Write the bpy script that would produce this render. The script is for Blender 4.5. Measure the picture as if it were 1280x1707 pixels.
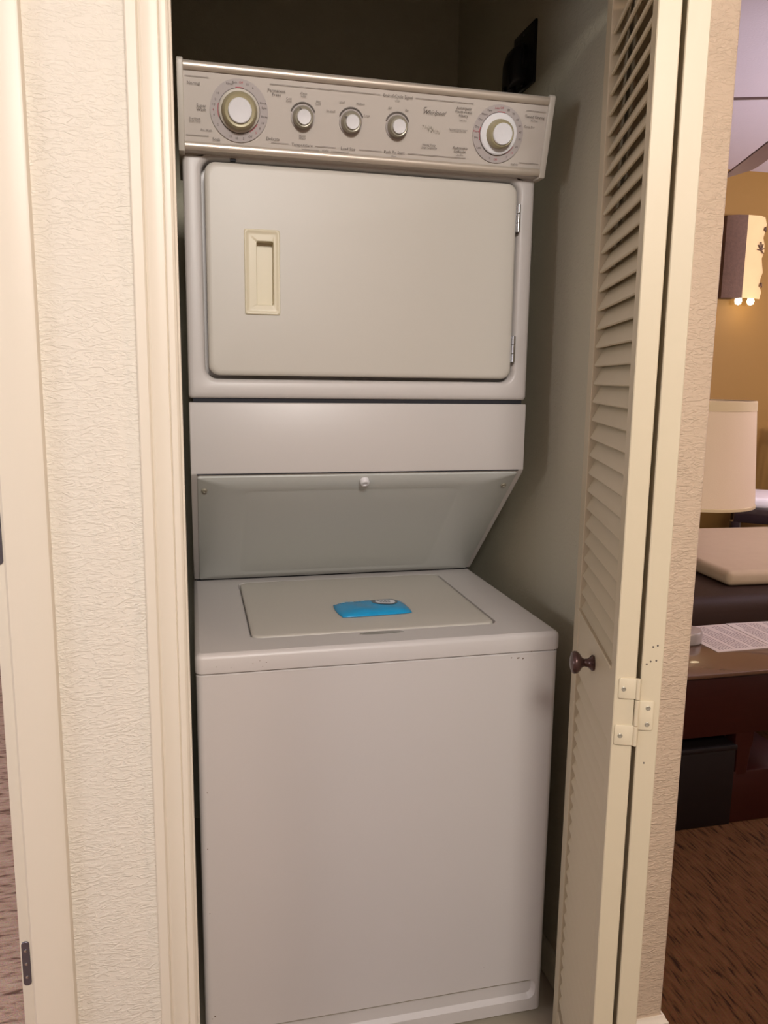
import bpy, bmesh, math, random
from mathutils import Vector, Matrix
random.seed(4)
C = bpy.context.scene.collection
for o in list(bpy.data.objects): bpy.data.objects.remove(o)
PI = math.pi

# ---------------------------------------------------------------- camera
cam_d = bpy.data.cameras.new('camera'); cam = bpy.data.objects.new('camera', cam_d); C.objects.link(cam)
R = [[0.9724, -0.2328, 0.0130], [-0.0261, -0.1639, -0.9861], [0.2317, 0.9586, -0.1655]]
rx, dn, fw = [Vector(r).normalized() for r in R]
m = Matrix((rx, -dn, -fw)).transposed().to_4x4(); m.translation = Vector((0.0047, -1.3582, 1.3364))
cam.matrix_world = m
cam_d.sensor_fit = 'VERTICAL'; cam_d.sensor_height = 36.0; cam_d.lens = 1326.5 / 1707 * 36.0
cam_d.clip_start = 0.02
bpy.context.scene.camera = cam

# ---------------------------------------------------------------- world, lights, exposure
sc = bpy.context.scene
w = bpy.data.worlds.new('world'); sc.world = w; w.use_nodes = True
w.node_tree.nodes['Background'].inputs[0].default_value = (0.9, 0.93, 1.0, 1)
w.node_tree.nodes['Background'].inputs[1].default_value = 0.05
sc.view_settings.view_transform = 'Standard'; sc.view_settings.look = 'None'
sc.view_settings.gamma = 1; sc.view_settings.use_curve_mapping = False
sc.view_settings.exposure = 0.13
def area(name, loc, size, power, col, target):
    l = bpy.data.lights.new(name, 'AREA'); l.shape = 'DISK'; l.size = size; l.energy = power; l.color = col
    o = bpy.data.objects.new(name, l); C.objects.link(o); o.location = loc
    o.rotation_euler = (Vector(target) - Vector(loc)).to_track_quat('-Z', 'Y').to_euler()
    return o
area('hall_light', (0.15, -2.35, 2.42), 0.55, 62, (1.0, 0.945, 0.885), (0.1, -0.1, 0.9))
area('hall_lamp_warm', (2.3, -2.0, 2.2), 0.5, 12, (1.0, 0.70, 0.50), (0.9, -0.1, 1.2))
area('left_window_light', (-2.7, -1.5, 1.5), 0.8, 14, (0.84, 0.88, 1.0), (0.0, -0.3, 1.2))
area('left_room_light', (-1.3, 1.2, 2.40), 0.5, 24, (0.92, 0.90, 1.0), (-1.2, 1.0, 0))
area('living_ceiling_fill', (3.3, 0.2, 1.85), 0.4, 55, (0.99, 0.91, 0.98), (3.2, 1.0, 2.5))  # added lamp without a fixture, brightens the living room ceiling
area('living_daylight', (4.3, 0.4, 1.8), 0.9, 12, (0.98, 0.93, 0.95), (2.6, 2.6, 1.5))

# ---------------------------------------------------------------- materials
def srgb(r, g, b):
    f = lambda c: (c/255/12.92) if c/255 <= 0.04045 else ((c/255+0.055)/1.055)**2.4
    return (f(r), f(g), f(b), 1)
def mat(name, col, rough=0.5, metal=0.0, var=0.0, vscale=8, bump=0.0, bscale=200, stretch=(1,1,1), emit=None, es=0, spec=0.5, coat=0.0, detail=3, bdist=0.002):
    m = bpy.data.materials.new(name); m.use_nodes = True
    nt = m.node_tree; b = nt.nodes['Principled BSDF']
    b.inputs['Base Color'].default_value = col; b.inputs['Roughness'].default_value = rough
    b.inputs['Metallic'].default_value = metal; b.inputs['Specular IOR Level'].default_value = spec
    b.inputs['Coat Weight'].default_value = coat
    tc = nt.nodes.new('ShaderNodeTexCoord'); mp = nt.nodes.new('ShaderNodeMapping')
    mp.inputs['Scale'].default_value = stretch
    nt.links.new(tc.outputs['Object'], mp.inputs['Vector'])
    n = nt.nodes.new('ShaderNodeTexNoise'); n.inputs['Scale'].default_value = vscale; n.inputs['Detail'].default_value = 4
    nt.links.new(mp.outputs[0], n.inputs['Vector'])
    mx = nt.nodes.new('ShaderNodeMix'); mx.data_type = 'RGBA'
    v = max(var, 0.01)
    mx.inputs['A'].default_value = tuple(c*(1-v) for c in col[:3]) + (1,)
    mx.inputs['B'].default_value = tuple(min(1, c*(1+v)) for c in col[:3]) + (1,)
    nt.links.new(n.outputs['Fac'], mx.inputs['Factor']); nt.links.new(mx.outputs['Result'], b.inputs['Base Color'])
    if bump:
        n2 = nt.nodes.new('ShaderNodeTexNoise'); n2.inputs['Scale'].default_value = bscale; n2.inputs['Detail'].default_value = detail
        nt.links.new(mp.outputs[0], n2.inputs['Vector'])
        bp = nt.nodes.new('ShaderNodeBump'); bp.inputs['Strength'].default_value = bump; bp.inputs['Distance'].default_value = bdist
        nt.links.new(n2.outputs['Fac'], bp.inputs['Height']); nt.links.new(bp.outputs[0], b.inputs['Normal'])
    if emit:
        b.inputs['Emission Color'].default_value = emit; b.inputs['Emission Strength'].default_value = es
    return m
def wall_mat(name, col, strength=0.5, sx=26.0, sz=75.0):
    """knockdown plaster: short wavy horizontal ridges"""
    m = bpy.data.materials.new(name); m.use_nodes = True
    nt = m.node_tree; b = nt.nodes['Principled BSDF']; b.inputs['Roughness'].default_value = 0.6
    b.inputs['Specular IOR Level'].default_value = 0.3
    tc = nt.nodes.new('ShaderNodeTexCoord'); mp = nt.nodes.new('ShaderNodeMapping'); mp.inputs['Scale'].default_value = (sx, sx, sz)
    nt.links.new(tc.outputs['Object'], mp.inputs['Vector'])
    n = nt.nodes.new('ShaderNodeTexNoise'); n.inputs['Scale'].default_value = 1.0; n.inputs['Detail'].default_value = 3
    n.inputs['Distortion'].default_value = 1.6
    nt.links.new(mp.outputs[0], n.inputs['Vector'])
    r = nt.nodes.new('ShaderNodeValToRGB'); r.color_ramp.elements[0].position = 0.44; r.color_ramp.elements[1].position = 0.62
    nt.links.new(n.outputs['Fac'], r.inputs['Fac'])
    big = nt.nodes.new('ShaderNodeTexNoise'); big.inputs['Scale'].default_value = 7; nt.links.new(tc.outputs['Object'], big.inputs['Vector'])
    mu = nt.nodes.new('ShaderNodeMath'); mu.operation = 'MULTIPLY'
    nt.links.new(r.outputs['Color'], mu.inputs[0]); nt.links.new(big.outputs['Fac'], mu.inputs[1])
    bp = nt.nodes.new('ShaderNodeBump'); bp.inputs['Strength'].default_value = strength; bp.inputs['Distance'].default_value = 0.0022
    nt.links.new(mu.outputs[0], bp.inputs['Height']); nt.links.new(bp.outputs[0], b.inputs['Normal'])
    mx = nt.nodes.new('ShaderNodeMix'); mx.data_type = 'RGBA'
    mx.inputs['A'].default_value = tuple(c*0.97 for c in col[:3]) + (1,); mx.inputs['B'].default_value = tuple(c*1.03 for c in col[:3]) + (1,)
    nt.links.new(big.outputs['Fac'], mx.inputs['Factor']); nt.links.new(mx.outputs['Result'], b.inputs['Base Color'])
    return m
def carpet_mat(name, c1, c2, sx, sy, dark, disp=0.6):
    """short dashes of dark pile between soft ribs"""
    m = bpy.data.materials.new(name); m.use_nodes = True
    nt = m.node_tree; b = nt.nodes['Principled BSDF']; b.inputs['Roughness'].default_value = 0.95
    b.inputs['Specular IOR Level'].default_value = 0.1
    tc = nt.nodes.new('ShaderNodeTexCoord'); mp = nt.nodes.new('ShaderNodeMapping'); mp.inputs['Scale'].default_value = (sx, sy, 1)
    nt.links.new(tc.outputs['Object'], mp.inputs['Vector'])
    n = nt.nodes.new('ShaderNodeTexNoise'); n.inputs['Scale'].default_value = 1; n.inputs['Detail'].default_value = 2; n.inputs['Distortion'].default_value = 0.5
    nt.links.new(mp.outputs[0], n.inputs['Vector'])
    r = nt.nodes.new('ShaderNodeValToRGB'); r.color_ramp.elements[0].position = 0.30; r.color_ramp.elements[1].position = 0.46
    r.color_ramp.elements[0].color = dark; r.color_ramp.elements[1].color = c1
    e = r.color_ramp.elements.new(0.75); e.color = c2
    nt.links.new(n.outputs['Fac'], r.inputs['Fac'])
    f = nt.nodes.new('ShaderNodeTexNoise'); f.inputs['Scale'].default_value = 260; f.inputs['Detail'].default_value = 2
    nt.links.new(tc.outputs['Object'], f.inputs['Vector'])
    mx = nt.nodes.new('ShaderNodeMix'); mx.data_type = 'RGBA'; mx.blend_type = 'OVERLAY'; mx.inputs['Factor'].default_value = 0.35
    nt.links.new(r.outputs['Color'], mx.inputs['A']); nt.links.new(f.outputs['Color'], mx.inputs['B'])
    nt.links.new(mx.outputs['Result'], b.inputs['Base Color'])
    ad = nt.nodes.new('ShaderNodeMath'); ad.operation = 'MULTIPLY_ADD'; ad.inputs[1].default_value = 0.35
    nt.links.new(f.outputs['Fac'], ad.inputs[0]); nt.links.new(n.outputs['Fac'], ad.inputs[2])
    bp = nt.nodes.new('ShaderNodeBump'); bp.inputs['Strength'].default_value = disp; bp.inputs['Distance'].default_value = 0.008
    nt.links.new(ad.outputs[0], bp.inputs['Height']); nt.links.new(bp.outputs[0], b.inputs['Normal'])
    return m
M = {}
M['wall'] = wall_mat('plaster', srgb(226, 218, 203), 0.6, 52, 135)
M['wall_warm_lit'] = wall_mat('plaster_warm_lit', srgb(210, 190, 166), 0.75, 52, 135)  # same plaster, with warm light from the right put into the colour
M['closet'] = wall_mat('closet_plaster', srgb(196, 190, 168), 0.35, 60, 80)
M['ochre'] = mat('ochre_paint', srgb(128, 92, 32), 0.7, var=0.04, vscale=2)
M['ceiling'] = mat('ceiling_paint', srgb(226, 214, 226), 0.9, bump=0.3, bscale=120)
M['trim'] = mat('cream_trim_paint', srgb(226, 216, 198), 0.4, var=0.02, vscale=6, bump=0.08, bscale=90, stretch=(1, 1, 0.08))
M['door'] = mat('cream_door_paint', srgb(203, 190, 162), 0.45, var=0.03, vscale=6, bump=0.1, bscale=90, stretch=(1, 1, 0.08))
M['carpet_r'] = carpet_mat('brown_carpet', srgb(86, 56, 33), srgb(98, 66, 42), 120, 15, srgb(44, 26, 15))
M['carpet_l'] = carpet_mat('rose_brown_carpet', srgb(172, 142, 126), srgb(188, 162, 146), 18, 75, srgb(104, 78, 68), 1.0)
M['vinyl'] = mat('closet_vinyl', srgb(176, 164, 144), 0.5, var=0.08, vscale=18)
M['enamel'] = mat('white_enamel', srgb(200, 194, 190), 0.40, var=0.012, vscale=5)
M['enamel_door'] = mat('dryer_door_enamel', srgb(196, 190, 180), 0.42, var=0.02, vscale=4)
M['enamel_panel'] = mat('access_panel_enamel', srgb(190, 191, 186), 0.35, var=0.012, vscale=4)
M['plastic'] = mat('cream_plastic', srgb(214, 204, 178), 0.4)
M['console'] = mat('console_face', srgb(192, 183, 174), 0.4, var=0.015, vscale=6)
M['cap'] = mat('console_end_cap', srgb(198, 191, 180), 0.4)
M['strip'] = mat('brushed_strip', srgb(206, 194, 180), 0.34, metal=0.5, var=0.10, vscale=5, stretch=(1, 1, 1))
M['dialgrey'] = mat('dial_print_grey', srgb(172, 163, 160), 0.45)
M['dialwhite'] = mat('dial_white', srgb(222, 220, 222), 0.35)
M['gold'] = mat('champagne_ring', srgb(166, 156, 124), 0.42, metal=0.15)
M['greyring'] = mat('taupe_ring', srgb(156, 150, 134), 0.35, metal=0.3)
M['recess_shade'] = mat('recess_shade_grey', srgb(116, 112, 104), 0.6)  # shade of the finger recess put into the colour
M['ink'] = mat('dark_ink', srgb(92, 84, 78), 0.5)
M['ink_red'] = mat('red_ink', srgb(176, 84, 92), 0.5)
M['chrome'] = mat('chrome', srgb(200, 200, 202), 0.18, metal=1.0)
M['black'] = mat('black_plastic', srgb(22, 22, 26), 0.35)
M['gap'] = mat('dark_gap', srgb(34, 34, 40), 0.8)
M['bronze'] = mat('dark_bronze', srgb(84, 62, 58), 0.28, metal=0.6, var=0.1, vscale=40)
M['steel'] = mat('dull_steel', srgb(112, 108, 116), 0.38, metal=0.8, var=0.2, vscale=60)
M['rust'] = mat('rust_speck', srgb(110, 92, 78), 0.8)
M['blue'] = mat('blue_film', srgb(20, 150, 205), 0.22, var=0.10, vscale=30, bump=0.35, bscale=55, bdist=0.002, coat=0.3)
M['blue_lt'] = mat('pale_blue_print', srgb(150, 200, 220), 0.3)
M['white'] = mat('white_print', srgb(226, 226, 232), 0.4)
M['greydk'] = mat('grey_print', srgb(96, 110, 120), 0.4)
M['wood'] = mat('dark_cherry_wood', srgb(46, 14, 10), 0.35, var=0.25, vscale=10, stretch=(1, 1, 12), coat=0.1)
M['woodtop'] = mat('polished_walnut_top', srgb(92, 66, 50), 0.25, var=0.12, vscale=9, stretch=(1, 9, 1), coat=0.4)
M['blackbox'] = mat('black_board', srgb(16, 10, 10), 0.45)
M['leather'] = mat('brown_leather', srgb(50, 34, 27), 0.55, var=0.08, vscale=8, bump=0.2, bscale=150, spec=0.2)
M['cream_fabric'] = mat('oat_fabric', srgb(184, 162, 134), 0.9, var=0.05, vscale=20, bump=0.2, bscale=300)
M['shade'] = mat('cream_lamp_shade', srgb(222, 198, 170), 0.8, var=0.02, vscale=4, bump=0.15, bscale=400)
M['shade_rim'] = mat('lamp_shade_rim', srgb(208, 186, 148), 0.7)
M['paper'] = mat('paper', srgb(208, 196, 186), 0.7)
M['print'] = mat('paper_print', srgb(150, 134, 132), 0.7)
M['pewter'] = mat('pewter', srgb(168, 158, 152), 0.35, metal=0.4)
M['espresso'] = mat('espresso_wood', srgb(52, 40, 42), 0.15, coat=0.6)
M['cushion'] = mat('white_cushion', srgb(236, 228, 232), 0.8)
M['fan'] = mat('mauve_brown_blade', srgb(104, 82, 84), 0.45)
M['sconce_dark'] = mat('sconce_woven_brown', srgb(92, 66, 52), 0.8, var=0.35, vscale=60, bump=0.5, bscale=120)
M['sconce_cream'] = mat('sconce_parchment', srgb(218, 186, 136), 0.8, var=0.06, vscale=12)
M['bulb'] = mat('bulb_glow', srgb(255, 236, 200), 0.5, emit=(1, 0.86, 0.62, 1), es=3.5)

# ---------------------------------------------------------------- helpers
def link(name, bm, mt, parent=None, smooth=True, ang=35):
    bmesh.ops.remove_doubles(bm, verts=bm.verts, dist=1e-6)
    bmesh.ops.recalc_face_normals(bm, faces=bm.faces)
    me = bpy.data.meshes.new(name); bm.to_mesh(me); bm.free()
    if smooth:
        me.shade_smooth(); me.set_sharp_from_angle(angle=math.radians(ang))
    me.materials.append(M[mt] if isinstance(mt, str) else mt)
    o = bpy.data.objects.new(name, me); C.objects.link(o)
    if parent: o.parent = parent
    return o
def box(bm, x0, x1, y0, y1, z0, z1, b=0.0, seg=2):
    r = bmesh.ops.create_cube(bm, size=1.0)
    vs = r['verts']
    bmesh.ops.scale(bm, vec=(abs(x1-x0), abs(y1-y0), abs(z1-z0)), verts=vs)
    bmesh.ops.translate(bm, vec=((x0+x1)/2, (y0+y1)/2, (z0+z1)/2), verts=vs)
    if b:
        es = list({e for v in vs for e in v.link_edges})
        r2 = bmesh.ops.bevel(bm, geom=es, offset=b, segments=seg, profile=0.5, affect='EDGES')
    return bm
def B(x0, x1, y0, y1, z0, z1, b=0.0, seg=2): return box(bmesh.new(), x0, x1, y0, y1, z0, z1, b, seg)
def rr(u0, u1, v0, v1, r, n=6):
    """rounded rectangle outline in 2D"""
    r = min(r, (u1-u0)/2-1e-5, (v1-v0)/2-1e-5); out = []
    for cx, cy, a in ((u1-r, v1-r, 0), (u0+r, v1-r, 90), (u0+r, v0+r, 180), (u1-r, v0+r, 270)):
        for i in range(n+1):
            t = math.radians(a + 90*i/n); out.append((cx+r*math.cos(t), cy+r*math.sin(t)))
    return out
def loft(bm, loops, cap0=True, cap1=True):
    vl = [[bm.verts.new(p) for p in L] for L in loops]
    n = len(vl[0])
    for a, b in zip(vl, vl[1:]):
        for i in range(n):
            j = (i+1) % n
            bm.faces.new((a[i], a[j], b[j], b[i]))
    if cap0: bm.faces.new(vl[0][::-1])
    if cap1: bm.faces.new(vl[-1])
    return bm
def XZ(L, y): return [(u, y, v) for u, v in L]
def XY(L, z): return [(u, v, z) for u, v in L]
def lathe(bm, prof, org=(0,0,0), axis=(0,0,1), n=32, cap=True):
    """prof = [(radius, height)] about axis"""
    q = Vector((0,0,1)).rotation_difference(Vector(axis).normalized()); org = Vector(org)
    loops = [[org + q @ Vector((r*math.cos(2*PI*i/n), r*math.sin(2*PI*i/n), h)) for i in range(n)] for r, h in prof]
    return loft(bm, loops, cap, cap)
def tube(bm, pts, r, n=10):
    pts = [Vector(p) for p in pts]; loops = []
    for i, p in enumerate(pts):
        d = (pts[min(i+1, len(pts)-1)] - pts[max(i-1, 0)]).normalized()
        a = d.cross(Vector((0.31, 0.17, 0.93))).normalized(); b = d.cross(a)
        loops.append([p + r*(a*math.cos(2*PI*k/n) + b*math.sin(2*PI*k/n)) for k in range(n)])
    return loft(bm, loops)
def prism(bm, poly, fn0, fn1):
    return loft(bm, [[fn0(*p) for p in poly], [fn1(*p) for p in poly]])
def empty(name, loc=(0,0,0)):
    o = bpy.data.objects.new(name, None); C.objects.link(o); o.location = loc; o.empty_display_size = 0.05
    return o
def par(o, p):
    """parent keeping world position for unrotated empties"""
    o.parent = p; o.location = o.location - p.matrix_world.translation if False else o.location
def tag(o, label, cat, group=None):
    o['label'] = label; o['category'] = cat
    if group: o['group'] = group
    return o
def struct(name, bm, mt, parent=None, label=None, **k):
    o = link(name, bm, mt, parent, **k)
    if not parent: o['kind'] = 'structure'
    if label: o['label'] = label
    return o
def recenter(root):
    """shift the Empty to its base while its children keep their places"""
    v = root.location.copy()
    for ch in root.children:
        ch.location = ch.location - v

# ================================================================ SETTING
H = 2.50
struct('floor', B(-0.16, 4.6, -2.9, 2.9, -0.06, 0.0), 'carpet_r', smooth=False, label='brown carpet with dark dashes')
struct('floor_left', B(-3.0, -0.16, -2.9, 2.9, -0.06, 0.0), 'carpet_l', smooth=False, label='rose brown ribbed carpet')
struct('floor_closet', B(-0.05, 0.76, -0.10, 0.95, 0.0, 0.006), 'vinyl', smooth=False, label='beige vinyl closet floor')
struct('ceiling', B(-3.0, 4.6, -2.9, 2.9, H, H+0.06), 'ceiling', smooth=False)
YF, YB = -0.12, -0.01
struct('wall_front_left', B(-0.262, -0.028, YF, YB, 0, H), 'wall', smooth=False, label='cream knockdown plaster wall beside the closet')
struct('wall_front_header', B(-0.028, 0.754, YF, YB, 2.05, H), 'wall', smooth=False)
struct('wall_front_right', B(0.754, 0.892, YF, YB, 0, H, 0.006, 3), 'wall_warm_lit', ang=60, label='narrow plaster wall end beside the folded door, tinted by painted warm light')
struct('wall_left_header', B(-1.10, -0.262, YF, YB, 2.05, H), 'wall', smooth=False)
struct('wall_far_left', B(-3.0, -1.10, YF, YB, 0, H), 'wall', smooth=False)
struct('wall_closet_left', B(-0.16, -0.05, YB, 0.95, 0, H), 'closet', smooth=False)
struct('wall_closet_right', B(0.76, 0.892, YB, 0.95, 0, H), 'closet', smooth=False, label='grey green closet side wall')
struct('wall_closet_back', B(-0.16, 0.892, 0.95, 1.06, 0, H), 'closet', smooth=False)
struct('wall_partition', B(-0.16, -0.05, 1.06, 2.72, 0, H), 'wall', smooth=False)
struct('wall_living_back', B(-0.05, 4.6, 2.72, 2.9, 0, H), 'ochre', smooth=False, label='ochre living room wall')
struct('wall_left_back', B(-3.0, -0.05, 2.72, 2.9, 0, H), 'wall', smooth=False)
struct('wall_right', B(4.5, 4.6, -2.9, 2.72, 0, H), 'wall', smooth=False)
struct('wall_left', B(-3.1, -3.0, -2.9, 2.9, 0, H), 'wall', smooth=False)
struct('wall_behind', B(-3.0, 4.5, -3.0, -2.9, 0, H), 'wall', smooth=False)
def base_profile(h=0.083, t=0.013):
    return [(0, 0), (t, 0), (t, h*0.72), (t*0.8, h*0.78), (t*0.8, h*0.86), (t*0.45, h*0.93), (t*0.3, h), (0, h)]
bm = bmesh.new()
pr = base_profile()
loft(bm, [[(0.812, YF-a, z) for a, z in pr], [(0.892+a, YF-a, z) for a, z in pr], [(0.892+a, 1.06, z) for a, z in pr]])
struct('baseboard_right', bm, 'trim', ang=25)
struct('baseboard_closet', B(0.750, 0.76, YB, 0.95, 0.006, 0.085, 0.002), 'closet')
bm = bmesh.new(); loft(bm, [[(-0.204+0.0, YF-a, z) for a, z in pr], [(-0.071, YF-a, z) for a, z in pr]])
struct('baseboard_left', bm, 'trim', ang=25)

# closet casing: moulded profile, thick outside, stepped inside
def casing(x_out, x_in, z1, name, label):
    prof = [(0, 0), (0, .0145), (.03, .0165), (.24, .0170), (.275, .0150), (.29, .0128), (.35, .0142), (.42, .0128), (.52, .0112), (.62, .0104),
            (.70, .0106), (.725, .0084), (.75, .0112), (.80, .0118), (.88, .0112), (.93, .0092), (.955, .0070), (1, .0056), (1, 0)]
    b = bmesh.new()
    L = [(x_out+(x_in-x_out)*f, YF-p) for f, p in prof]
    loft(b, [[(x, y, 0) for x, y in L], [(x, y, z1) for x, y in L]])
    return struct(name, b, 'trim', label=label, ang=20)
casing(-0.0705, -0.0088, 2.08, 'trim_1', 'moulded cream casing on the left of the closet opening')
casing(0.812, 0.750, 2.08, 'trim_2', 'moulded cream casing behind the folded door')
struct('trim_3', B(-0.028, -0.0092, YF, YB, 0, 2.05), 'trim', label='closet jamb on the left')
struct('trim_4', B(0.742, 0.754, YF, YB, 0, 2.05), 'trim')
struct('trim_5', B(-0.0092, 0.742, YF, YB, 2.032, 2.05), 'trim')
struct('trim_6', B(-0.0705, 0.812, YF-0.014, YF, 2.05, 2.11, 0.003), 'trim')
# neighbouring doorway on the left
bm = bmesh.new()
L = [(-0.266, YF), (-0.266, YF-.012), (-0.263, YF-.0145), (-0.236, YF-.0155), (-0.209, YF-.0165), (-0.2045, YF-.0150), (-0.2026, YF-.011), (-0.2026, YF)]
loft(bm, [[(x, y, 0) for x, y in L], [(x, y, 2.10) for x, y in L]])
struct('trim_7', bm, 'trim', label='plain cream casing at the left edge')
t8 = struct('trim_8', B(-0.284, -0.262, YF-0.001, YB, 0, 2.05, 0.001), 'trim', label='door jamb at the left edge with dull steel hinges')
for z0, z1 in ((0.366, 0.444), (1.060, 1.142)):
    bm = bmesh.new()
    o = rr(-0.2815, -0.2695, z0, z1, 0.0055)
    loft(bm, [XZ(o, YF-0.0008), XZ(o, YF-0.0026), XZ(rr(-0.2808, -0.2702, z0+.0007, z1-.0007, 0.005), YF-0.0032)])
    h = link('hinge', bm, 'steel', t8)
    for k in range(3):
        zz = z0 + (z1-z0)*(0.2+0.3*k)
        bm = bmesh.new(); lathe(bm, [(.0026, 0), (.0026, .0006), (.0018, .0011), (0.0004, .0011)], (-0.2755, YF-0.0031, zz), (0, -1, 0), 12)
        link('screw', bm, 'chrome', h)

# ================================================================ BIFOLD DOOR
T = 0.0286
u_dir = Vector((0.115, 0.348, 0)).normalized(); perp = Vector((u_dir.y, -u_dir.x, 0))
P0 = Vector((0.566, -0.413, 0)); WD = 0.3665; ZD0, ZD1 = 0.02, 2.015
def D(u, t, z, base=P0): return base + u_dir*u + perp*t + Vector((0, 0, z))
def dbox(u0, u1, t0, t1, z0, z1, base=P0, b=0.0012):
    bm = B(u0, u1, -t1, -t0, z0, z1, b, 1)
    for v in bm.verts:
        p = D(v.co.x, -v.co.y, v.co.z, base); v.co = p
    return bm
door = empty('door_1', P0 + Vector((0, 0, ZD0))); door['kind'] = 'structure'
door['label'] = 'cream louvred bifold door folded open at the right of the closet'
base2 = P0 + perp*(T+0.0062)
slat_me = {}
def slat_bm(base, u0, u1, flip):
    # louvre section in (t, z): leans back going up; front lower edge rounded
    w_, th, a = 0.0430, 0.0060, math.radians(27)
    sec = []
    for cx, sgn in ((w_/2-th/2, 1), (-w_/2+th/2, -1)):
        for k in range(5):
            an = (-90 + 45*k) if sgn > 0 else (90+45*k)
            sec.append((cx+th/2*math.cos(math.radians(an)), th/2*math.sin(math.radians(an))))
    bm = bmesh.new(); loops = []
    for u in (u0, u1):
        loop = []
        for s, q in sec:   # s runs along slat width; positive = lower/front end
            t = T/2 - s*math.sin(a) - q*math.cos(a); z = -s*math.cos(a) + q*math.sin(a)
            if flip: t = T - t
            loop.append(u_dir*u + perp*t + Vector((0, 0, z)))
        loops.append(loop)
    return loft(bm, loops)
def leaf_panel(base, first):
    s0, s1 = 0.0295, WD-0.046
    link('stile', dbox(0, s0, 0, T, ZD0, ZD1, base), 'door', door)
    link('stile', dbox(s1, WD, 0, T, ZD0, ZD1, base), 'door', door)
    for z0, z1 in ((0.823, 0.935), (ZD0, 0.125), (1.93, ZD1)):
        link('rail', dbox(s0, s1, 0.0012, T-0.0012, z0, z1, base), 'door', door)
    # stop beads where the louvres meet the mid rail
    link('bead', dbox(s0, s1, -0.0022, 0.004, 0.9325, 0.9375, base, 0.0008), 'door', door)
    sl = None
    zs = [0.9525 + 0.0305*k for k in range(32)] + [0.8055 - 0.0305*k for k in range(22)]
    for z in zs:
        if sl is None:
            sl = link('slat', slat_bm(base, s0-0.004, s1+0.004, not first), 'door', door); o = sl
        else:
            o = sl.copy(); C.objects.link(o)
        o.location = base + Vector((0, 0, z))
leaf_panel(P0, True); leaf_panel(base2, False)
# knob on the lead panel's mid rail
kb = D(0.163, 0.0, 0.893)
bm = bmesh.new(); lathe(bm, [(.0125, -.001), (.0130, .002), (.0095, .005), (.0068, .009), (.0062, .014), (.0085, .018), (.0150, .022), (.0178, .026), (.0180, .030), (.0160, .0335), (.009, .036), (.001, .0366)], kb, -perp, 28)
k_ = link('knob', bm, 'bronze', door); k_['label'] = 'dark bronze mushroom knob'
# overlay hinge across the two apex edges
def edge_plate(base, t0, t1, z0, z1, out=0.0025, r=0.003):
    bm = bmesh.new(); o = rr(t0, t1, z0, z1, r, 4); i = rr(t0+.0007, t1-.0007, z0+.0007, z1-.0007, r, 4)
    f = lambda L, uu: [base + perp*a - u_dir*uu + Vector((0, 0, b)) for a, b in L]
    return loft(bm, [f(o, -0.0002), f(o, out-.0006), f(i, out)])
hg = link('hinge', edge_plate(P0, T-0.0235, T+0.004, 0.9020, 0.9320), 'door', door); hg['label'] = 'cream painted overlay hinge joining the two panels'
for a in ((P0, T-0.0255, T+0.0035, 0.8335, 0.8630), (base2, -0.002, 0.0200, 0.8570, 0.9000)):
    link('hinge_leaf', edge_plate(*a), 'door', hg)
bm = bmesh.new()
for z0, z1 in ((0.9020, 0.9318), (0.8635, 0.9010), (0.8337, 0.8625)):
    lathe(bm, [(.0030, 0), (.0034, .0005), (.0034, z1-z0-.0005), (.0030, z1-z0)], P0 + perp*(T+0.0030) - u_dir*0.0022 + Vector((0, 0, z0)), (0, 0, 1), 14)
link('hinge_barrel', bm, 'door', hg)
for bs, t, z in ((P0, T-0.0165, 0.9165), (P0, T-0.0175, 0.8475), (base2, 0.012, 0.8900), (base2, 0.012, 0.8660)):
    bm = bmesh.new(); o = bs + perp*t - u_dir*0.0022 + Vector((0, 0, z))
    lathe(bm, [(.0034, 0), (.0034, .0006), (.0026, .0011), (.0010, .0006), (0.0004, .0006)], o, -u_dir, 14)
    link('screw', bm, 'greyring', hg)
# old screw holes and chips on the outer panel edge
for t, z in ((0.0135, 0.978), (0.0195, 0.980), (0.0115, 0.957), (0.0190, 0.9585), (0.0065, 0.953), (0.012, 0.8075)):
    bm = bmesh.new(); lathe(bm, [(.0016, -.0004), (.0013, .0003), (.0002, .0004)], base2 + perp*t + Vector((0, 0, z)), -u_dir, 8)
    link('screw_hole', bm, 'ink', door)
v = door.location.copy()
for ch in door.children: ch.location = ch.location - v

# ================================================================ LAUNDRY CENTRE
W = 0.686
lc = empty('laundry_center', (0, 0, 0))
tag(lc, 'white stacked washer and dryer laundry centre filling the closet', 'laundry machine')
# washer cabinet: rounded front edges, recessed toe band at the bottom
bm = bmesh.new()
zc0, zc1, yb = 0.030, 0.8215, 0.70
e = 0.012
cab = lambda g: [(x, y) for x, y in rr(0.0+g, W-g, 0.0+g, yb-g, e, 5)]
loft(bm, [XY(cab(.004), zc0), XY(cab(0.0), zc0+.004), XY(cab(0.0), zc1-.003), XY(cab(.003), zc1)])
cabinet = link('washer_cabinet', bm, 'enamel', lc, ang=50)
def cut(target, cutter_bm):
    cm = bpy.data.meshes.new('cut'); bmesh.ops.recalc_face_normals(cutter_bm, faces=cutter_bm.faces); cutter_bm.to_mesh(cm); cutter_bm.free()
    co = bpy.data.objects.new('cut', cm); C.objects.link(co)
    md = target.modifiers.new('b', 'BOOLEAN'); md.object = co; md.operation = 'DIFFERENCE'; md.solver = 'EXACT'
    dg = bpy.context.evaluated_depsgraph_get(); dg.update()
    me = bpy.data.meshes.new_from_object(target.evaluated_get(dg))
    target.modifiers.clear(); target.data = me
    me.shade_smooth(); me.set_sharp_from_angle(angle=math.radians(35))
    bpy.data.objects.remove(co)
bm = bmesh.new()
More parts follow.
